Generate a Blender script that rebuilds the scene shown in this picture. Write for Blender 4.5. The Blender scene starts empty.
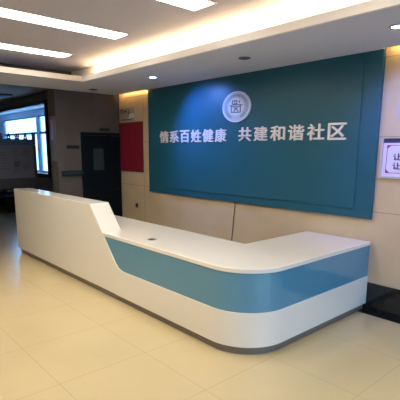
import bpy, bmesh, math, random
from mathutils import Vector, Matrix
random.seed(7)
S = bpy.context.scene
COL = S.collection
PI = math.pi

# ------------------------------------------------------------------ materials
def mat(name, col, rough=0.5, metal=0.0, spec=0.5, emit=None, es=0.0, coat=0.0):
    m = bpy.data.materials.new(name); m.use_nodes = True
    b = m.node_tree.nodes['Principled BSDF']
    b.inputs['Base Color'].default_value = (*col, 1)
    b.inputs['Roughness'].default_value = rough
    b.inputs['Metallic'].default_value = metal
    b.inputs['Specular IOR Level'].default_value = spec
    b.inputs['Coat Weight'].default_value = coat
    b.inputs['Coat Roughness'].default_value = 0.05
    if emit:
        b.inputs['Emission Color'].default_value = (*emit, 1)
        b.inputs['Emission Strength'].default_value = es
    return m

def noisy(m, c2, scale=3.0, detail=5.0, lo=0.35, hi=0.7, bump=0.0):
    """mix a second colour in with procedural noise"""
    nt = m.node_tree; b = nt.nodes['Principled BSDF']
    c1 = tuple(b.inputs['Base Color'].default_value)
    g = nt.nodes.new('ShaderNodeNewGeometry')
    n = nt.nodes.new('ShaderNodeTexNoise'); n.inputs['Scale'].default_value = scale; n.inputs['Detail'].default_value = detail
    r = nt.nodes.new('ShaderNodeValToRGB')
    r.color_ramp.elements[0].position = lo; r.color_ramp.elements[0].color = c1
    r.color_ramp.elements[1].position = hi; r.color_ramp.elements[1].color = (*c2, 1)
    nt.links.new(g.outputs['Position'], n.inputs['Vector'])
    nt.links.new(n.outputs['Fac'], r.inputs['Fac']); nt.links.new(r.outputs['Color'], b.inputs['Base Color'])
    if bump:
        bp = nt.nodes.new('ShaderNodeBump'); bp.inputs['Strength'].default_value = bump
        nt.links.new(n.outputs['Fac'], bp.inputs['Height']); nt.links.new(bp.outputs['Normal'], b.inputs['Normal'])
    return m, r.outputs['Color']

def joints(m, colour_socket, lines, jcol):
    """thin tile joints: lines = list of (axis, origin, spacing, half width)"""
    nt = m.node_tree; b = nt.nodes['Principled BSDF']
    g = nt.nodes.new('ShaderNodeNewGeometry'); sp = nt.nodes.new('ShaderNodeSeparateXYZ')
    nt.links.new(g.outputs['Position'], sp.inputs[0])
    acc = None
    def M(op, a, bb=None, c=None):
        n = nt.nodes.new('ShaderNodeMath'); n.operation = op
        for i, v in enumerate((a, bb, c)):
            if v is None: continue
            if isinstance(v, (int, float)): n.inputs[i].default_value = v
            else: nt.links.new(v, n.inputs[i])
        return n.outputs[0]
    for ax, o, s, hw in lines:
        d = M('SUBTRACT', sp.outputs['XYZ'.index(ax)], o)
        pp = M('PINGPONG', d, s / 2.0)
        f = M('LESS_THAN', pp, hw)
        # pingpong of s/2 touches zero every s
        acc = f if acc is None else M('MAXIMUM', acc, f)
    mx = nt.nodes.new('ShaderNodeMix'); mx.data_type = 'RGBA'
    nt.links.new(acc, mx.inputs[0]); nt.links.new(colour_socket, mx.inputs[6]); mx.inputs[7].default_value = (*jcol, 1)
    nt.links.new(mx.outputs[2], b.inputs['Base Color'])

def glass(name, tint=(1, 1, 1), gl=0.06):
    m = bpy.data.materials.new(name); m.use_nodes = True; nt = m.node_tree
    nt.nodes.remove(nt.nodes['Principled BSDF'])
    o = nt.nodes['Material Output']
    t = nt.nodes.new('ShaderNodeBsdfTransparent'); t.inputs[0].default_value = (*tint, 1)
    g = nt.nodes.new('ShaderNodeBsdfGlossy'); g.inputs['Roughness'].default_value = 0.02
    x = nt.nodes.new('ShaderNodeMixShader'); x.inputs[0].default_value = gl
    nt.links.new(t.outputs[0], x.inputs[1]); nt.links.new(g.outputs[0], x.inputs[2]); nt.links.new(x.outputs[0], o.inputs[0])
    return m

M_ceil = mat('ceiling_paint', (0.54, 0.53, 0.64), 0.9, spec=0.1); noisy(M_ceil, (0.51, 0.50, 0.60), 1.5)
M_soff = mat('soffit_paint', (0.55, 0.58, 0.68), 0.85, spec=0.1)
M_lip = mat('cove_paint', (0.80, 0.77, 0.74), 0.8, spec=0.1)
M_marble = mat('beige_stone_tile', (0.62, 0.475, 0.305), 0.24, spec=0.5)
_, cs = noisy(M_marble, (0.55, 0.41, 0.25), 2.6, 8, 0.3, 0.75)
joints(M_marble, cs, [('Z', 0.325, 0.805, 0.004), ('X', -6.58, 40.0, 0.004)], (0.32, 0.25, 0.18))
M_dwall = mat('brown_grey_wall_and_recess_shade', (0.105, 0.097, 0.090), 0.7, spec=0.2)
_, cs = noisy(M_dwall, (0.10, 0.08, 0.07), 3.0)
M_cwall = mat('dark_corridor_wall', (0.22, 0.20, 0.21), 0.8, spec=0.2)
M_cceil = mat('corridor_ceiling_paint', (0.30, 0.22, 0.19), 0.9, spec=0.1)
M_porch = mat('porch_paint', (0.70, 0.78, 0.88), 0.8, spec=0.1)
M_floor = mat('cream_polished_floor_tile', (0.66, 0.52, 0.285), 0.18, spec=0.5)
_, cs = noisy(M_floor, (0.61, 0.48, 0.255), 1.3, 6, 0.3, 0.75)
joints(M_floor, cs, [('X', -2.16, 0.8, 0.0025), ('Y', 0.42, 0.8, 0.0025)], (0.48, 0.37, 0.20))
M_black = mat('black_stone', (0.012, 0.011, 0.011), 0.12, spec=0.5); noisy(M_black, (0.03, 0.028, 0.026), 9, 8, 0.5, 0.8)
M_teal = mat('teal_wall_panel', (0.013, 0.094, 0.137), 0.38, spec=0.4); noisy(M_teal, (0.016, 0.105, 0.15), 1.2, 3)
M_white = mat('white_solid_surface', (0.88, 0.82, 0.71), 0.20, spec=0.5, coat=0.2)
M_band = mat('blue_gloss_laminate', (0.095, 0.28, 0.41), 0.12, spec=0.5, coat=0.5)
M_plinth = mat('brushed_plinth', (0.24, 0.20, 0.17), 0.4, metal=0.3)
M_metal = mat('satin_steel', (0.45, 0.45, 0.46), 0.3, metal=0.9)
M_letter = mat('silver_letter', (0.84, 0.80, 0.80), 0.35, metal=0.25)
M_emb = mat('emblem_silver', (0.50, 0.55, 0.62), 0.45, metal=0.1)
M_emb2 = mat('emblem_centre', (0.68, 0.73, 0.80), 0.45, metal=0.0)
M_mark = mat('emblem_grey_mark', (0.13, 0.17, 0.24), 0.5)
M_red = mat('crimson_board', (0.21, 0.012, 0.026), 0.45, spec=0.3); noisy(M_red, (0.23, 0.014, 0.03), 3, 4)
M_door = mat('navy_black_door', (0.002, 0.005, 0.009), 0.45, spec=0.15)
M_dframe = mat('door_frame_dark', (0.004, 0.006, 0.009), 0.5, spec=0.15)
M_dark = mat('near_black', (0.012, 0.010, 0.010), 0.5)
M_sign = mat('dark_brown_plate', (0.008, 0.005, 0.005), 0.5)
M_rail = mat('dark_green_rail', (0.006, 0.020, 0.020), 0.4)
M_rail2 = mat('rail_top', (0.02, 0.05, 0.048), 0.4)
M_dglass = mat('door_pane_grey', (0.03, 0.038, 0.038), 0.3, spec=.3)
M_grey = mat('light_grey_print', (0.42, 0.42, 0.44), 0.5)
M_whitep = mat('white_print', (0.85, 0.85, 0.86), 0.5)
M_led_w = mat('led_panel', (1, 1, 1), 0.5, emit=(1.0, 0.94, 0.84), es=9.3)
M_led_y = mat('led_tape_warm', (1, 1, 1), 0.5, emit=(1.0, 0.62, 0.22), es=10)
M_blue = mat('spot_lens_lit', (1, 1, 1), 0.3, emit=(0.45, 0.62, 1.0), es=14)
M_off = mat('spot_lens_off', (0.05, 0.045, 0.045), 0.2)
M_trimring = mat('downlight_ring', (0.55, 0.56, 0.60), 0.35, metal=0.5)
M_trimoff = mat('downlight_ring_dark', (0.06, 0.05, 0.05), 0.5)
M_strf = mat('strip_frame', (0.7, 0.68, 0.66), 0.5)
M_board = mat('notice_print_grey', (0.055, 0.055, 0.07), 0.5)
M_boardh = mat('notice_header_blue', (0.012, 0.035, 0.09), 0.4)
M_ink = mat('faded_ink', (0.03, 0.025, 0.035), 0.6)
M_poster = mat('poster_paper', (0.74, 0.66, 0.80), 0.35)
M_posterf = mat('poster_outer_frame', (0.52, 0.45, 0.42), 0.4)
M_navy = mat('poster_navy', (0.03, 0.03, 0.12), 0.4)
M_mag = mat('poster_magenta', (0.32, 0.02, 0.12), 0.5)
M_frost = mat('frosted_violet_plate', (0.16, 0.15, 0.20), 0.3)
M_violet = mat('violet_reflection', (0.34, 0.28, 0.62), 0.4)
M_glass = glass('window_glass', (0.93, 0.97, 1.0))
M_wframe = mat('window_frame_black', (0.008, 0.012, 0.020), 0.4)
M_pframe = mat('porch_window_frame', (0.20, 0.36, 0.55), 0.5)

# ------------------------------------------------------------------ mesh helpers
def NB(): return bmesh.new()

def box(bm, x0, x1, y0, y1, z0, z1):
    x0, x1 = sorted((x0, x1)); y0, y1 = sorted((y0, y1)); z0, z1 = sorted((z0, z1))
    v = [bm.verts.new(p) for p in ((x0,y0,z0),(x1,y0,z0),(x1,y1,z0),(x0,y1,z0),(x0,y0,z1),(x1,y0,z1),(x1,y1,z1),(x0,y1,z1))]
    for f in ((0,3,2,1),(4,5,6,7),(0,1,5,4),(1,2,6,5),(2,3,7,6),(3,0,4,7)):
        bm.faces.new([v[i] for i in f])
    return bm

def prism(bm, pts, off):
    """closed polygon (3-D points) extruded by the offset vector"""
    off = Vector(off)
    a = [bm.verts.new(p) for p in pts]; b = [bm.verts.new(Vector(p) + off) for p in pts]
    bm.faces.new(a); bm.faces.new(list(reversed(b)))
    n = len(pts)
    for i in range(n):
        j = (i + 1) % n
        bm.faces.new((a[j], a[i], b[i], b[j]))
    return bm

def cyl(bm, c, r, d, axis='Z', n=40, r2=None):
    """capped cylinder from c, length d along axis"""
    r2 = r if r2 is None else r2
    ring = []
    for k, (rr, t) in enumerate(((r, 0), (r2, d))):
        vs = []
        for i in range(n):
            a = 2 * PI * i / n; u, w = rr * math.cos(a), rr * math.sin(a)
            p = {'Z': (u, w, t), 'Y': (u, t, w), 'X': (t, u, w)}[axis]
            vs.append(bm.verts.new(Vector(c) + Vector(p)))
        ring.append(vs)
    for i in range(n):
        j = (i + 1) % n
        bm.faces.new((ring[0][i], ring[0][j], ring[1][j], ring[1][i]))
    bm.faces.new(list(reversed(ring[0]))); bm.faces.new(ring[1])
    return bm

def annulus(bm, c, ri, ro, d, axis='Z', n=48):
    vs = []
    for rr, t in ((ri, 0), (ro, 0), (ro, d), (ri, d)):
        row = []
        for i in range(n):
            a = 2 * PI * i / n; u, w = rr * math.cos(a), rr * math.sin(a)
            p = {'Z': (u, w, t), 'Y': (u, t, w), 'X': (t, u, w)}[axis]
            row.append(bm.verts.new(Vector(c) + Vector(p)))
        vs.append(row)
    for k in range(4):
        A, B = vs[k], vs[(k + 1) % 4]
        for i in range(n):
            j = (i + 1) % n
            bm.faces.new((A[i], A[j], B[j], B[i]))
    return bm

def tube(bm, pts, r, n=10):
    pts = [Vector(p) for p in pts]; rows = []
    for i, p in enumerate(pts):
        d = (pts[min(i + 1, len(pts) - 1)] - pts[max(i - 1, 0)]).normalized()
        u = d.orthogonal().normalized() if i == 0 else (rows_u - d * rows_u.dot(d)).normalized()
        rows_u = u; w = d.cross(u)
        rows.append([bm.verts.new(p + (u * math.cos(2*PI*k/n) + w * math.sin(2*PI*k/n)) * r) for k in range(n)])
    for a, b in zip(rows, rows[1:]):
        for k in range(n):
            bm.faces.new((a[k], a[(k+1) % n], b[(k+1) % n], b[k]))
    bm.faces.new(list(reversed(rows[0]))); bm.faces.new(rows[-1])
    return bm

def obj(name, bm, m, parent=None, bevel=0.0, smooth=False, origin=None, seg=2):
    """link as ONE mesh object; coordinates given are world coordinates"""
    bmesh.ops.recalc_face_normals(bm, faces=bm.faces[:])
    if parent is not None: o0 = parent_world(parent)
    elif origin is not None: o0 = Vector(origin)
    else:
        xs = [v.co for v in bm.verts]
        o0 = Vector(((min(v.x for v in xs) + max(v.x for v in xs)) / 2, (min(v.y for v in xs) + max(v.y for v in xs)) / 2, min(v.z for v in xs)))
    bmesh.ops.translate(bm, verts=bm.verts[:], vec=-o0)
    me = bpy.data.meshes.new(name); bm.to_mesh(me); bm.free(); me.materials.append(m)
    if smooth:
        for p in me.polygons: p.use_smooth = True
    o = bpy.data.objects.new(name, me); COL.objects.link(o)
    if parent is not None: o.parent = parent
    else: o.location = o0
    if bevel:
        b = o.modifiers.new('bevel', 'BEVEL'); b.width = bevel; b.segments = seg; b.limit_method = 'ANGLE'; b.angle_limit = math.radians(35)
        b.harden_normals = False
    return o

def parent_world(p):
    v = Vector((0, 0, 0))
    while p is not None:
        v = v + p.location; p = p.parent
    return v

def tag(o, label, cat, group=None, kind=None):
    o['label'] = label; o['category'] = cat
    if group: o['group'] = group
    if kind: o['kind'] = kind
    return o

def thing(name, label, cat, loc, group=None):
    o = bpy.data.objects.new(name, None); COL.objects.link(o)
    o.location = loc; o.empty_display_size = 0.1
    return tag(o, label, cat, group)

def struct(name, bm, m, parent=None, bevel=0.0):
    o = obj(name, bm, m, parent, bevel)
    if parent is None: o['kind'] = 'structure'
    return o

def dup(root, loc, label, group=None):
    r = root.copy(); COL.objects.link(r); r.location = loc; r['label'] = label
    if group: r['group'] = group
    for ch in list(root.children):
        c = ch.copy(); COL.objects.link(c); c.parent = r
        for g in ch.children:
            d = g.copy(); COL.objects.link(d); d.parent = c
    return r

def part(o, label):
    o['label'] = label; return o

# ------------------------------------------------------------------ room constants (metres)
Y_W = 4.55            # stone wall face behind the desk
X_L = -7.39           # face of the short wall with the door
Z1, ZS, ZC = 2.809, 3.057, 3.20
X_R, Y_F, X_LL = 1.2, -4.0, -19.5

# floor
struct('floor', box(NB(), X_LL, X_R, Y_F, Y_W + .15, -.1, 0), M_floor)
struct('trim_1', box(NB(), X_L, X_R, 4.42, Y_W, 0, .003), M_black)          # black stone border on the floor
struct('baseboard_back', box(NB(), X_L, X_R, Y_W - .012, Y_W, .003, .325), M_black)
# walls
struct('wall_back', box(NB(), X_L, X_R, Y_W, Y_W + .15, 0, ZC), M_marble)
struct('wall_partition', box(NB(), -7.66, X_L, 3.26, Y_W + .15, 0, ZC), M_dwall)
b = NB(); EY0, EY1, EZ = 1.2, 3.9, 2.65
box(b, X_R, X_R + .1, Y_F, EY0, 0, ZC); box(b, X_R, X_R + .1, EY1, Y_W + .15, 0, ZC); box(b, X_R, X_R + .1, EY0, EY1, EZ, ZC)
struct('wall_right', b, M_marble)
b = NB()                                             # glazed entrance, daylight comes in here
for k in range(5):
    y = EY0 + .03 + (EY1 - EY0 - .06) * k / 4; box(b, X_R + .02, X_R + .08, y - .03, y + .03, 0, EZ - .05)
box(b, X_R + .02, X_R + .08, EY0, EY1, EZ - .05, EZ)
en = struct('window_4', b, M_wframe)
obj('pane', box(NB(), X_R + .045, X_R + .051, EY0 + .06, EY1 - .06, 0, EZ - .05), M_glass, en)
pl = bpy.data.lights.new('sky_portal', 'AREA'); pl.shape = 'RECTANGLE'; pl.size = EZ; pl.size_y = EY1 - EY0; pl.cycles.is_portal = True
po = bpy.data.objects.new('sky_portal', pl); COL.objects.link(po); po.location = (X_R + .12, (EY0 + EY1) / 2, EZ / 2); po.rotation_euler = (0, PI / 2, 0)
struct('ground_outside', box(NB(), X_R + .1, X_R + 12, -12, 12, -.12, -.02), mat('pavement', (.25, .25, .25), .8))
struct('wall_front', box(NB(), X_LL, X_R, Y_F - .1, Y_F, 0, ZC), M_cwall)
struct('wall_left', box(NB(), X_LL - .1, X_LL, Y_F, Y_W + .15, 0, ZC), M_cwall)
WX0, WX1, WZ0, WZ1 = -15.4, -10.78, 1.06, 3.00
b = NB()
box(b, X_LL, WX0, Y_W, Y_W + .15, 0, ZC); box(b, WX1, -7.66, Y_W, Y_W + .15, 0, ZC)
box(b, WX0, WX1, Y_W, Y_W + .15, 0, WZ0); box(b, WX0, WX1, Y_W, Y_W + .15, WZ1, ZC)
struct('wall_corridor', b, M_cwall)
# interior window with a heavy black frame
b = NB(); fw = .09
for a in ((WX0, WX1, WZ1 - fw, WZ1), (WX0, WX1, WZ0, WZ0 + fw), (WX0, WX0 + fw, WZ0 + fw, WZ1 - fw), (WX1 - .13, WX1, WZ0 + fw, WZ1 - fw)):
    box(b, a[0], a[1], Y_W - .03, Y_W + .13, a[2], a[3])
w1 = struct('window_1', b, M_wframe)
obj('pane', box(NB(), WX0 + fw, WX1 - .13, Y_W + .06, Y_W + .066, WZ0 + fw, WZ1 - fw), M_glass, w1)
# glazed porch behind it
PY = 5.6
struct('floor_porch', box(NB(), X_LL, -8.0, Y_W + .15, PY + .1, .3, .4), M_porch)
struct('ceiling_porch', box(NB(), X_LL, -8.0, Y_W + .15, PY + .1, 3.05, 3.15), M_porch)
struct('wall_porch_end', box(NB(), -8.1, -8.0, Y_W + .15, PY, .4, 3.05), M_porch)
struct('wall_porch_side', box(NB(), X_LL, X_LL + .1, Y_W + .15, PY, .4, 3.05), M_porch)
b = NB()
PZ0, PZ1 = 1.04, 2.86
box(b, X_LL + .1, -8.1, PY, PY + .1, .4, PZ0); box(b, X_LL + .1, -8.1, PY, PY + .1, PZ1, 3.05)
box(b, X_LL + .1, -17.45, PY, PY + .1, PZ0, PZ1); box(b, -14.24, -14.06, PY, PY + .1, PZ0, PZ1); box(b, -10.3, -8.1, PY, PY + .1, PZ0, PZ1)
struct('wall_porch', b, M_porch)
for k, (x0, x1) in enumerate(((-17.45, -14.24), (-14.06, -10.3))):
    b = NB(); t = .05
    for a in ((x0, x1, PZ0, PZ0 + t), (x0, x1, PZ1 - t, PZ1), (x0, x0 + t, PZ0, PZ1), (x1 - t, x1, PZ0, PZ1), (x0, x1, 2.27, 2.35)):
        box(b, a[0], a[1], PY + .02, PY + .07, a[2], a[3])
    w = struct('window_%d' % (k + 2), b, M_pframe)
    obj('pane', box(NB(), x0 + t, x1 - t, PY + .04, PY + .046, PZ0 + t, PZ1 - t), M_glass, w)
# ceilings
YL, XL2 = 3.23, -6.29
struct('ceiling', box(NB(), -7.0, X_R, Y_F, 3.40, ZS, ZS + .06), M_ceil)
struct('ceiling_corridor', box(NB(), X_LL, X_L - .02, Y_F, Y_W + .15, ZC, ZC + .05), M_cceil)
b = NB(); box(b, X_L - .02, X_R, Y_F, Y_W + .15, ZC, ZC + .05); struct('ceiling_slab', b, M_cceil)
# soffit ring (lower ceiling), its lips and cove backs
b = NB()
box(b, X_L, X_R, YL, 4.44, Z1, Z1 + .02)
box(b, X_L, XL2, Y_F, YL, Z1, Z1 + .02)
box(b, -6.37, -2.185, 4.44, 4.484, Z1, Z1 + .02)
box(b, X_L, X_R, 4.42, 4.44, Z1 + .02, Z1 + .035)
struct('trim_2', b, M_soff)
b = NB(); box(b, XL2 - .03, X_R, YL - .002, YL + .03, Z1 - .001, 2.885); struct('trim_3', b, M_lip)
b = NB(); box(b, XL2 - .03, XL2 + .002, Y_F, YL - .002, Z1 - .001, 2.885); struct('trim_4', b, mat('tan_cove_edge', (.50, .44, .38), .8))
b = NB(); box(b, -7.0, X_R, 3.40, 3.43, Z1 + .02, ZS + .06); struct('trim_5', b, M_lip)
b = NB(); box(b, -7.03, -7.0, Y_F, 3.43, Z1 + .02, ZS + .06); struct('trim_6', b, M_dwall)  # left cove back; dark wall colour paints in the shade of the unlit recess
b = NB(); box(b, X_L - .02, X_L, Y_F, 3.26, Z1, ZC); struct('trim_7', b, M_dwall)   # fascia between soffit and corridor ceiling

# ------------------------------------------------------------------ lamps
def area(name, loc, sx, sy, energy, col, rot, parent=None):
    l = bpy.data.lights.new(name, 'AREA'); l.shape = 'RECTANGLE'; l.size = sx; l.size_y = sy; l.energy = energy; l.color = col
    o = bpy.data.objects.new(name, l); COL.objects.link(o); o.rotation_euler = rot
    if parent is not None: o.parent = parent; o.location = Vector(loc) - parent_world(parent)
    else: o.location = loc
    return o

t = thing('cove_light', 'warm yellow LED strip glowing inside the ceiling cove above the desk', 'cove light', (-2, 3.32, Z1 + .02))
obj('led_tape', box(NB(), -6.2, X_R - .1, 3.305, 3.325, Z1 + .02, Z1 + .03), M_led_y, t)
area('led_glow', (-2.55, 3.30, Z1 + .05), 7.3, .04, 32, (1.0, .72, .36), (math.radians(112), 0, 0), t)
for x0, x1, e, lab in ((X_L + .05, -6.40, .6, 'thin warm LED strip in the ceiling slot above the crimson board'),
                      (-2.17, X_R - .1, 2.4, 'thin warm LED strip in the ceiling slot above the framed poster')):
    t = thing('cove_light', lab, 'cove light', ((x0 + x1) / 2, 4.45, Z1 + .02))
    obj('led_tape', box(NB(), x0, x1, 4.44, 4.443, Z1 + .008, Z1 + .02), M_led_y, t)
    area('led_glow', ((x0 + x1) / 2, 4.447, Z1 + .014), x1 - x0, .012, e, (1.0, .66, .28), (PI / 2, 0, 0), t)

# flush strip lights in the raised ceiling
def strip_thing(xc, label):
    t = thing('strip_light', label, 'ceiling light', (xc, 2.796, ZS), 'long strip lights in the raised ceiling')
    b = NB(); L = 3.5; h = .135
    for a in ((-h - .012, -h, -L - .012, .012), (h, h + .012, -L - .012, .012), (-h, h, 0, .012), (-h, h, -L - .012, -L)):
        box(b, xc + a[0], xc + a[1], 2.796 + a[2], 2.796 + a[3], ZS - .008, ZS)
    obj('light_frame', b, M_strf, t)
    obj('diffuser', box(NB(), xc - h, xc + h, 2.796 - L, 2.796, ZS - .006, ZS), M_led_w, t)
    return t
s0 = strip_thing(-4.455, 'bright white strip light running to the cove, second from the left')
dup(s0, (-5.85, 2.796, ZS), 'short-looking white ceiling strip light farthest left, nearest the corridor')
dup(s0, (-3.06, 2.796, ZS), 'white ceiling strip light cut by the top edge of the picture')
dup(s0, (-1.67, 2.796, ZS), 'ceiling strip light nearest the entrance, above the top edge of the picture')

def downlight(x, on, label):
    t = thing('downlight', label, 'downlight', (x, 3.77, Z1), 'round downlights in the lower ceiling')
    obj('trim_ring', annulus(NB(), (x, 3.77, Z1 - .008), .048, .070, .010), M_trimring if on else M_trimoff, t, smooth=False)
    obj('lens', cyl(NB(), (x, 3.77, Z1 - .007), .048, .005), M_blue if on else M_off, t)
    if on:
        l = bpy.data.lights.new('beam', 'SPOT'); l.energy = 88 if x < -3 else 62; l.color = (.12, .28, 1.0) if x < -3 else (.20, .27, 1.0); l.spot_size = math.radians(100); l.spot_blend = .9; l.shadow_soft_size = .04
        o = bpy.data.objects.new('beam', l); COL.objects.link(o); o.parent = t; o.location = (0, 0, -.03); o.rotation_euler = (math.radians(38), math.radians(-22 if x < -3 else 0), 0)
    return t
downlight(-6.95, False, 'unlit downlight at the far left end above the red board')
downlight(-5.20, True, 'lit blue-white downlight over the left part of the teal panel')
downlight(-3.446, False, 'small dark unlit downlight above the round emblem')
downlight(-1.739, True, 'lit blue-white downlight at the right edge of the picture')

# ------------------------------------------------------------------ teal panel, emblem, lettering
t = thing('wall_panel', 'large teal display panel on the stone wall behind the reception desk', 'wall panel', (-4.28, 4.525, 1.05))
obj('outer_panel', box(NB(), -6.36, -2.195, 4.50, Y_W, 1.05, 2.88), M_teal, t, bevel=.003)
obj('raised_panel', box(NB(), -6.24, -2.395, 4.488, 4.50, 1.15, 2.835), M_teal, t, bevel=.003)
PF = 4.488
ex, ez, er = -4.218, 2.378, .264
t = thing('round_emblem', 'round silver clinic emblem mounted above the lettering on the teal panel', 'emblem', (ex, PF, ez - er * .78))
emblem = t
obj('disc', cyl(NB(), (ex, PF - .020, ez), er - .004, .021, 'Y', 64), M_emb, t, bevel=.003)
obj('rim', annulus(NB(), (ex, PF - .024, ez), er - .014, er, .024, 'Y', 64), M_emb2, t)
obj('centre_plate', cyl(NB(), (ex, PF - .024, ez), .150, .005, 'Y', 56), M_emb2, t)
def bar(bm, x0, z0, x1, z1, w, y0, d, cx, cz, s):
    a = Vector((cx + x0 * s, y0, cz + z0 * s)); c = Vector((cx + x1 * s, y0, cz + z1 * s))
    dr = (c - a).normalized(); n = Vector((-dr.z, 0, dr.x)) * (w * s / 2)
    prism(bm, [a + n, c + n, c - n, a - n], (0, d, 0))
b = NB()
for q in ((-.75,-.75,.75,-.75),(-.75,-.75,-.75,.35),(.75,-.75,.75,.35),(-1.0,.30,-.1,.42),(1.05,.30,.1,.42),(-.1,.42,.1,.42),
          (-.75,.12,.75,.12),(-.6,.55,-.6,1.0),(-.6,1.0,.15,1.0),(.15,1.0,.15,.55),(-.6,.55,.15,.55),(.55,.62,.65,1.05),
          (-.38,-.62,0,-.18),(.38,-.62,0,-.18),(-.3,-.1,.3,-.1),(-.22,.72,-.22,.9)):
    bar(b, *q, .14, PF - .028, .005, ex, ez - .01, .115)
obj('pictogram', b, M_mark, t)
b = NB()
for k in range(30):
    a = 2 * PI * k / 30
    if abs(math.sin(a / 2 + PI / 4)) < .25: continue
    cx, cz = ex + math.cos(a) * .197, ez + math.sin(a) * .197
    for off in (-.010, .010):
        u = Vector((math.cos(a), 0, math.sin(a))); v = Vector((-u.z, 0, u.x))
        p = Vector((cx, PF - .0235, cz)) + v * off
        hgt = .022 if (k * 3 + int(off > 0)) % 4 else .014
        prism(b, [p + u * hgt - v * .004, p + u * hgt + v * .004, p - u * hgt + v * .004, p - u * hgt - v * .004], (0, .005, 0))
r = obj('ring_lettering', b, mat('emblem_ring_mark', (.17, .20, .25), .5), t); r['kind'] = 'stuff'
for ch in emblem.children:                                  # the emblem is a little wider than tall
    for v in ch.data.vertices: v.co.z = er * .78 + (v.co.z - er * .78) * .78

def glyph_mesh(ch, depth, bold=0.0, res=3):
    c = bpy.data.curves.new('g', 'FONT'); c.body = ch; c.size = 1.0; c.extrude = 0.5; c.offset = bold; c.resolution_u = res
    o = bpy.data.objects.new('g', c); COL.objects.link(o)
    bpy.context.view_layer.update()
    me = bpy.data.meshes.new_from_object(o.evaluated_get(bpy.context.evaluated_depsgraph_get()))
    bpy.data.objects.remove(o); bpy.data.curves.remove(c)
    return me

def char(ch, x0, x1, z0, z1, yb, depth, m, name, label=None, cat=None, group=None, parent=None, bold=.02):
    """one solid character filling the box x0..x1 / z0..z1, its back at yb, facing -Y"""
    one = glyph_mesh(ch, depth); me = bpy.data.meshes.new(name); bb = bmesh.new(); layer = []
    for dx, dy in ((0, 0), (bold, 0), (-bold, 0), (0, bold), (0, -bold)):      # thickened strokes
        k0 = len(bb.verts); bb.from_mesh(one); bb.verts.ensure_lookup_table()
        for v in bb.verts[k0:]: v.co.x += dx; v.co.y += dy
        layer += [(layer[-1] + 1) if layer else 0] * (len(bb.verts) - k0)
    bb.to_mesh(me); bb.free()
    xs = [v.co.x for v in me.vertices]; ys = [v.co.y for v in me.vertices]
    ax, bx, ay, by = min(xs), max(xs), min(ys), max(ys)
    cx = (x0 + x1) / 2
    for v, ly in zip(me.vertices, layer):
        X = x0 + (v.co.x - ax) / (bx - ax) * (x1 - x0); Z = z0 + (v.co.y - ay) / (by - ay) * (z1 - z0)
        Y = yb - depth - ly * .0004 if v.co.z > 0 else yb
        v.co = Vector((X - cx, Y - yb, Z - z0))
    me.materials.clear(); me.materials.append(m)
    for p in me.polygons: p.use_smooth = False
    o = bpy.data.objects.new(name, me); COL.objects.link(o)
    if parent is not None:
        o.parent = parent; o.location = Vector((cx, yb, z0)) - parent_world(parent)
    else:
        o.location = (cx, yb, z0); tag(o, label, cat, group)
    return o

line1, line2 = '情系百姓健康', '共建和谐社区'
ords = ['first', 'second', 'third', 'fourth', 'fifth', 'sixth']
for k, ch in enumerate(line1):
    p = (6.005 - 4.385) / 6; x = -6.005 + p * k
    char(ch, x + .012, x + p - .022, 1.905, 2.098, PF + .001, .016, M_letter, 'channel_letter',
         'raised silver character %s, %s of the left group of six on the teal panel' % (ch, ords[k]), 'letter', 'raised silver characters on the teal panel')
for k, ch in enumerate(line2):
    p = (4.185 - 2.505) / 6; x = -4.185 + p * k
    char(ch, x + .014, x + p - .030, 1.910, 2.100, PF + .001, .016, M_letter, 'channel_letter',
         'raised silver character %s, %s of the right group of six on the teal panel' % (ch, ords[k]), 'letter', 'raised silver characters on the teal panel')

# thin cord hanging down the stone wall under the panel
b = NB(); tube(b, [(-4.262, 4.535, 1.05), (-4.268, 4.54, .95), (-4.290, 4.54, .80), (-4.300, 4.54, .62), (-4.32, 4.53, .40), (-4.32, 4.525, .02)], .0055)
tag(obj('power_cord', b, M_dark, None, smooth=True), 'thin dark cord running down the stone wall below the teal panel', 'cord')

# ------------------------------------------------------------------ reception desk
C, D1, H1, H2, HP = 2.525, .269, 1.12, .797, .08
XA, XE, XI, RET = -7.586, -2.185, -3.016, 4.536
KB, RR = 3.385, .45
TT = .042
desk = thing('reception_desk', 'long white L-shaped reception desk with blue band and high left ledge', 'reception desk', (-4.9, 2.95, 0))
kx = .894
def diag(z): return -4.572 + (H2 - z) * kx
P0 = (diag(.485), .485)
corner = (diag(.40), .40)
fil = []
for i in range(1, 9):
    s = i / 9.0; e = (corner[0] + .12, .40)
    fil.append(((1-s)**2 * P0[0] + 2*s*(1-s) * corner[0] + s*s * e[0], (1-s)**2 * P0[1] + 2*s*(1-s) * corner[1] + s*s * e[1]))
fil.append((corner[0] + .12, .40))
def arc(off, n=20):
    """plan outline of the rounded corner and the return, inset by off"""
    r = RR - off; cx, cy = XE - RR, C + RR
    pts = [(cx + r * math.sin(PI/2 * i / n), cy - r * math.cos(PI/2 * i / n)) for i in range(n + 1)]
    pts.append((XE - off, RET))
    return pts
def curved_band(bm, o0, o1, z0, z1):
    a, c = arc(o0), arc(o1); rows = []
    for (x, y), (u, w) in zip(a, c):
        rows.append([bm.verts.new(p) for p in ((x, y, z0), (x, y, z1), (u, w, z1), (u, w, z0))])
    for p, q in zip(rows, rows[1:]):
        for k in range(4): bm.faces.new((p[k], p[(k+1) % 4], q[(k+1) % 4], q[k]))
    bm.faces.new(rows[0]); bm.faces.new(list(reversed(rows[-1])))
XC = XE - RR
TH = .03
# high ledge block with its sloping end
b = NB()
prism(b, [(XA, C, HP), (XA, C, H1), (-4.861, C, H1), (diag(H2), C, H2), (P0[0], C, P0[1]), (P0[0], C, HP)], (0, D1, 0))
obj('raised_ledge', b, M_white, desk, bevel=.006)
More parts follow.
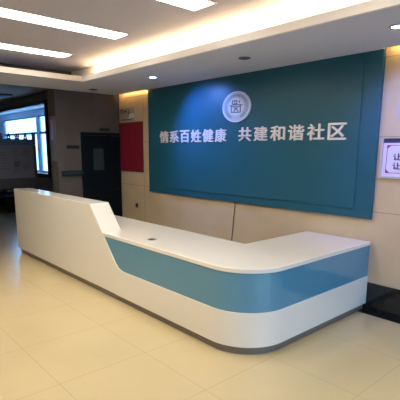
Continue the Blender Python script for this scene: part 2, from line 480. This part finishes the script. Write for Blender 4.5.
# low white front
b = NB()
prism(b, [(P0[0], C, HP), (P0[0], C, P0[1])] + [(x, C, z) for x, z in fil] + [(XC, C, .40), (XC, C, HP)], (0, TH, 0))
curved_band(b, 0, TH, HP, .40)
bmesh.ops.remove_doubles(b, verts=b.verts[:], dist=.0004)
obj('front_panel', b, M_white, desk)
# blue band
b = NB()
zt = H2 - TT
prism(b, [(diag(zt), C + .008, zt), (P0[0], C + .008, P0[1])] + [(x, C + .008, z) for x, z in fil] + [(XC, C + .008, .40), (XC, C + .008, zt)], (0, TH - .008, 0))
curved_band(b, .008, TH, .40, zt)
bmesh.ops.remove_doubles(b, verts=b.verts[:], dist=.0004)
part(obj('blue_band', b, M_band, desk), 'glossy light blue band under the white worktop')
# worktop, one L-shaped slab
xs = diag(H2)
poly = [(XA, C + D1), (xs + .002, C + D1), (xs + .002, C)] + arc(0) + [(XI, RET), (XI, KB), (X_L + .012, KB), (X_L + .012, 3.245), (XA, 3.245)]
b = NB(); prism(b, [(x, y, H2 - TT) for x, y in poly], (0, 0, TT))
obj('worktop', b, M_white, desk, bevel=.006, seg=3)
# plinth
b = NB(); box(b, XA + .05, XC, C + .035, C + .055, 0, HP); curved_band(b, .035, .055, 0, HP)
obj('plinth', b, M_plinth, desk)
# worker side: end panel, supports, drawer pedestal
obj('end_panel', box(NB(), XA, XA + .03, C + D1, 3.23, 0, H2 - TT), M_white, desk)
for x in (-6.2, -4.9, -3.3):
    obj('support_panel', box(NB(), x, x + .025, C + (D1 if x < -4.6 else .06), KB - .04, 0, H2 - TT), M_white, desk)
obj('back_panel', box(NB(), XI + .01, XI + .03, KB + .02, RET, 0, H2 - TT), M_white, desk)
g = thing('x', 'x', 'x', (0, 0, 0)); bpy.data.objects.remove(g)
gr = obj('cable_grommet', annulus(NB(), (-3.845, 2.745, H2), .028, .050, .004), M_metal, desk)
obj('grommet_cap', cyl(NB(), (-3.845, 2.745, H2), .028, .002), M_dark, gr)

# ------------------------------------------------------------------ left part of the stone wall
t = thing('notice_board', 'plain crimson board hung on the stone wall left of the teal panel', 'board', (-6.98, Y_W, 1.39))
obj('board_face', box(NB(), -7.375, -6.60, Y_W - .020, Y_W, 1.39, 2.285), M_red, t, bevel=.002)
b = NB()
for a in ((-7.380, -6.595, 2.278, 2.292), (-7.380, -6.595, 1.383, 1.397), (-7.380, -7.370, 1.397, 2.278), (-6.605, -6.595, 1.397, 2.278)):
    box(b, a[0], a[1], Y_W - .024, Y_W, a[2], a[3])
obj('board_frame', b, mat('board_edge', (.13, .008, .014), .4), t)
# small sign above the board
t = thing('wall_sign', 'small grey sign with dark marks and a pale pictogram above the crimson board', 'sign', (-7.1, Y_W, 2.32))
obj('plate', box(NB(), -7.36, -6.86, Y_W - .006, Y_W, 2.32, 2.56), mat('sign_plate', (.40, .34, .30), .4), t)
b = NB()
nmark = 0
for x0, z0, x1, z1 in ((-7.33,2.46,-7.33,2.53),(-7.33,2.53,-7.25,2.53),(-7.25,2.46,-7.25,2.53),(-7.20,2.46,-7.20,2.535),(-7.20,2.50,-7.13,2.50),
                       (-7.13,2.46,-7.13,2.54),(-7.08,2.46,-7.00,2.46),(-7.04,2.46,-7.04,2.535)):
    bar(b, x0, z0, x1, z1, .016, Y_W - .010, .004, 0, 0, 1); nmark += 1
    if nmark in (3, 6, 8): obj('character_mark', b, M_ink, t); b = NB()
for k in range(5): box(b, -7.32 + k * .075, -7.27 + k * .075, Y_W - .010, Y_W - .006, 2.335, 2.355)
o = obj('small_print', b, M_ink, t); o['kind'] = 'stuff'
b = NB()
cyl(b, (-7.00, Y_W - .010, 2.440), .018, .004, 'Y', 16)
for q in ((-7.0, 2.425, -7.02, 2.385), (-7.02, 2.385, -7.05, 2.365), (-7.02, 2.385, -6.98, 2.362), (-7.0, 2.415, -6.96, 2.40), (-6.95, 2.37, -6.95, 2.44), (-6.95, 2.44, -6.88, 2.44), (-6.88, 2.44, -6.88, 2.37), (-6.93, 2.40, -6.90, 2.40)):
    bar(b, *q, .018, Y_W - .010, .004, 0, 0, 1)
obj('pictogram', b, M_whitep, t)
# switch
t = thing('wall_switch', 'small dark switch low on the stone wall just above the desk', 'switch', (-6.845, Y_W, .70))
obj('plate', box(NB(), -6.885, -6.805, Y_W - .008, Y_W, .70, .78), M_dark, t, bevel=.003)
obj('rocker', box(NB(), -6.868, -6.822, Y_W - .012, Y_W - .008, .718, .762), M_sign, t, bevel=.001)

# ------------------------------------------------------------------ door wall
DX = X_L
b = NB()
box(b, DX, DX + .03, 3.715, 3.765, 0, 2.10); box(b, DX, DX + .03, 4.50, 4.535, 0, 2.10); box(b, DX, DX + .03, 3.765, 4.50, 2.05, 2.10)
d1 = struct('door_1', b, M_dframe)
lf = obj('door_leaf', box(NB(), DX, DX + .018, 3.770, 4.495, .008, 2.045), M_door, d1)
b = NB()
for a in ((3.93, 3.945, 1.39, 1.82), (4.165, 4.18, 1.39, 1.82), (3.945, 4.165, 1.39, 1.405), (3.945, 4.165, 1.805, 1.82)):
    box(b, DX + .018, DX + .026, a[0], a[1], a[2], a[3])
wf = obj('pane_frame', b, M_dframe, d1)
obj('pane', box(NB(), DX + .018, DX + .021, 3.945, 4.165, 1.405, 1.805), M_dglass, wf)
h = obj('door_handle', box(NB(), DX + .018, DX + .024, 4.42, 4.465, .93, 1.10), M_dframe, d1, bevel=.002)
b = NB(); tube(b, [(DX + .024, 4.443, 1.03), (DX + .055, 4.443, 1.03), (DX + .060, 4.40, 1.03), (DX + .060, 4.32, 1.03)], .008); obj('lever', b, M_dframe, h, smooth=True)
b = NB(); box(b, DX + .018, DX + .05, 4.33, 4.49, 1.985, 2.025); tube(b, [(DX + .04, 4.40, 2.03), (DX + .055, 4.30, 2.04), (DX + .035, 4.20, 2.06)], .008)
obj('door_closer', b, M_dframe, d1)
t = thing('door_plate', 'small dark name plate on the wall over the navy door', 'sign', (DX, 4.21, 2.125))
obj('plate', box(NB(), DX - .001, DX + .012, 4.11, 4.315, 2.13, 2.185), M_sign, t, bevel=.002)
t = thing('door_plate', 'dark brown sign plate on the grey wall left of the navy door', 'sign', (DX, 3.55, 1.80))
obj('plate', box(NB(), DX - .001, DX + .014, 3.435, 3.675, 1.80, 1.862), M_sign, t, bevel=.002)
t = thing('handrail', 'dark green wall rail below the brown sign, left of the door', 'rail', (DX, 3.5, 1.32))
obj('rail', box(NB(), DX + .03, DX + .075, 3.30, 3.705, 1.325, 1.405), M_rail, t, bevel=.012, seg=3)
obj('rail_insert', box(NB(), DX + .0745, DX + .078, 3.40, 3.66, 1.355, 1.375), M_rail2, t)
for y in (3.38, 3.62): obj('bracket', box(NB(), DX, DX + .032, y - .02, y + .02, 1.345, 1.385), M_rail, t)
# holder on the wall end; the violet patch on it is a painted reflection
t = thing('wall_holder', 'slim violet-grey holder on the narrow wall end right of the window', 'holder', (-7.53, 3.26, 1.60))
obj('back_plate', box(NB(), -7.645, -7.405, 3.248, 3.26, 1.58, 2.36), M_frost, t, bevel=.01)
part(obj('reflection', box(NB(), -7.615, -7.505, 3.242, 3.248, 1.95, 2.30), M_violet, t, bevel=.002), 'violet card painted on the upper half')

# ------------------------------------------------------------------ corridor things
BX = -8.5
t = thing('notice_stand', 'dark freestanding notice stand with printed sheet behind the left end of the desk', 'notice stand', (BX, 2.75, 0))
obj('printed_sheet', box(NB(), BX, BX + .02, 2.10, 3.245, 1.235, 1.865), M_board, t)
b = NB()
# columns and small blocks of printing on the sheet
for (y0, y1, z, n) in ((2.15, 2.50, 1.80, 11), (2.62, 2.80, 1.72, 7), (2.86, 2.98, 1.80, 10), (3.02, 3.20, 1.80, 3), (3.02, 3.20, 1.50, 3)):
    for k in range(n):
        w = (y1 - y0) * random.uniform(.55, 1)
        box(b, BX + .02, BX + .022, y0, y0 + w, z - k * .048 - .014, z - k * .048)
box(b, BX + .02, BX + .022, 2.86, 2.97, 1.46, 1.56)
o = obj('printed_lines', b, M_ink, t); o['kind'] = 'stuff'
obj('header', box(NB(), BX - .005, BX + .03, 2.10, 3.245, 1.865, 1.975), M_boardh, t)
b = NB()
y = 2.30
for k in range(6):                      # cut-out ornaments on top of the header
    s = .105; z = 1.975
    for q in ((0,0,0,.9),(0,.9,.6,.9),(.6,.9,.6,.1),(0,.45,.75,.45),(.3,0,.3,1.0),(.05,.1,.7,.1)) if k % 2 == 0 else ((0,.1,.7,.1),(.1,.1,.35,1.0),(.6,.1,.35,1.0),(.05,.5,.65,.5),(.15,.75,.6,.75)):
        y0, z0, y1, z1 = q
        A = Vector((BX + .0, y + y0 * s, z + z0 * s)); B = Vector((BX + .0, y + y1 * s, z + z1 * s))
        dr = (B - A).normalized(); nn = Vector((0, -dr.z, dr.y)) * .010
        prism(b, [A + nn, B + nn, B - nn, A - nn], (.015, 0, 0))
    y += .155
    obj('ornament', b, M_dark, t); b = NB()
b.free()
b = NB(); box(b, BX - .02, BX + .03, 3.245, 3.30, 0, 2.10); obj('post', b, M_dark, t)
b = NB(); box(b, BX - .02, BX + .03, 2.045, 2.10, 0, 2.10); obj('post', b, M_dark, t)
for k in range(5): obj('stud', cyl(NB(), (BX + .03, 3.272, 2.07 - k * .05), .011, .005, 'X', 12), M_grey, t)
obj('lower_panel', box(NB(), BX, BX + .02, 2.10, 3.245, 1.05, 1.235), M_dark, t)
for y in (2.0725, 3.2725): obj('foot', box(NB(), BX - .22, BX + .23, y - .03, y + .03, 0, .03), M_dark, t)

t = thing('waiting_bench', 'black waiting bench against the dark wall at the far left', 'bench', (-13.3, 4.2, 0))
obj('seat', box(NB(), -14.4, -12.5, 3.95, 4.45, .38, .46), M_dark, t, bevel=.02)
obj('backrest', box(NB(), -14.4, -12.5, 4.44, 4.50, .46, .82), M_dark, t, bevel=.02)
for x in (-14.3, -12.6):
    obj('leg', box(NB(), x - .025, x + .025, 4.0, 4.42, 0, .38), M_dark, t)
for x in (-14.38, -13.45, -12.52):
    obj('armrest', box(NB(), x - .02, x + .02, 4.0, 4.44, .60, .64), M_metal, t)
t = thing('ceiling_vent', 'dark flat vent on the corridor ceiling at the left edge', 'vent', (-12.6, 3.9, ZC - .05))
b = NB(); box(b, -13.3, -11.9, 3.80, 4.10, ZC - .05, ZC); obj('vent_frame', b, M_dark, t)
b = NB()
for k in range(8): box(b, -13.2 + k * .16, -13.1 + k * .16, 3.83, 4.07, ZC - .056, ZC - .05)
obj('slats', b, M_sign, t)

# ------------------------------------------------------------------ poster on the right
t = thing('framed_poster', 'white framed poster with magenta corners on the right wall section', 'poster', (-1.7, Y_W, 1.50))
PX0, PX1, PZ0_, PZ1_ = -2.155, -1.20, 1.505, 1.930
b = NB(); f = .022
for a in ((PX0, PX1, PZ1_ - .012, PZ1_), (PX0, PX1, PZ0_, PZ0_ + .02), (PX0, PX0 + f, PZ0_ + .02, PZ1_ - .012), (PX1 - f, PX1, PZ0_ + .02, PZ1_ - .012)):
    box(b, a[0], a[1], Y_W - .03, Y_W, a[2], a[3])
obj('poster_frame', b, M_posterf, t)
yy = Y_W - .012
obj('paper', box(NB(), PX0 + f, PX1 - f, yy, Y_W, PZ0_ + .02, PZ1_ - .012), M_poster, t)
obj('top_band', box(NB(), PX0 + f, PX1 - f, yy - .003, yy, 1.872, PZ1_ - .012), M_navy, t)
b = NB()
bx0, bx1, bz0, bz1 = -2.093, -1.262, 1.560, 1.850
for a in ((bx0, bx1, bz1 - .005, bz1), (bx0, bx1, bz0, bz0 + .005), (bx0, bx0 + .005, bz0, bz1), (bx1 - .005, bx1, bz0, bz1)):
    box(b, a[0], a[1], yy - .002, yy, a[2], a[3])
for sx, x in ((1, bx0), (-1, bx1)):
    for sz, z in ((1, bz0), (-1, bz1)):
        prism(b, [(x, yy - .003, z), (x + sx * .05, yy - .003, z), (x + sx * .03, yy - .003, z + sz * .014), (x + sx * .014, yy - .003, z + sz * .03), (x, yy - .003, z + sz * .05)], (0, .003, 0))
obj('corner_border', b, M_mag, t)
for z in (1.695, 1.602):
    char('让', -2.022, -1.938, z, z + .070, yy, .003, M_navy, 'character', parent=t, bold=.02)
t = thing('wall_sign', 'small grey plate at the right picture edge above the framed poster', 'sign', (-1.96, Y_W, 2.13))
obj('plate', box(NB(), -2.02, -1.80, Y_W - .012, Y_W, 2.13, 2.27), M_grey, t, bevel=.003)

# ------------------------------------------------------------------ daylight
w = bpy.data.worlds.new('World'); S.world = w; w.use_nodes = True
bg = w.node_tree.nodes['Background']; bg.inputs[0].default_value = (.34, .62, 1.0, 1); bg.inputs[1].default_value = 3.6

# ------------------------------------------------------------------ camera
cam = bpy.data.cameras.new('camera'); co = bpy.data.objects.new('camera', cam); COL.objects.link(co)
F = Vector((-0.73522835, 0.65123338, -0.18797437)); R = Vector((0.66228596, 0.74923251, 0.00528692)); U = Vector((-0.14427952, 0.12060569, 0.98215971))
co.matrix_world = Matrix(((R.x, U.x, -F.x, 0), (R.y, U.y, -F.y, 0), (R.z, U.z, -F.z, 1.789), (0, 0, 0, 1)))
cam.sensor_fit = 'HORIZONTAL'; cam.sensor_width = 36; cam.lens = 426.6 / 400 * 36
cam.shift_x = (200 - 195.83) / 400; cam.shift_y = (231.63 - 200) / 400; cam.clip_start = .05
S.camera = co
S.view_settings.view_transform = 'Standard'; S.view_settings.look = 'None'
S.view_settings.exposure = .62; S.view_settings.gamma = 1; S.view_settings.use_curve_mapping = False
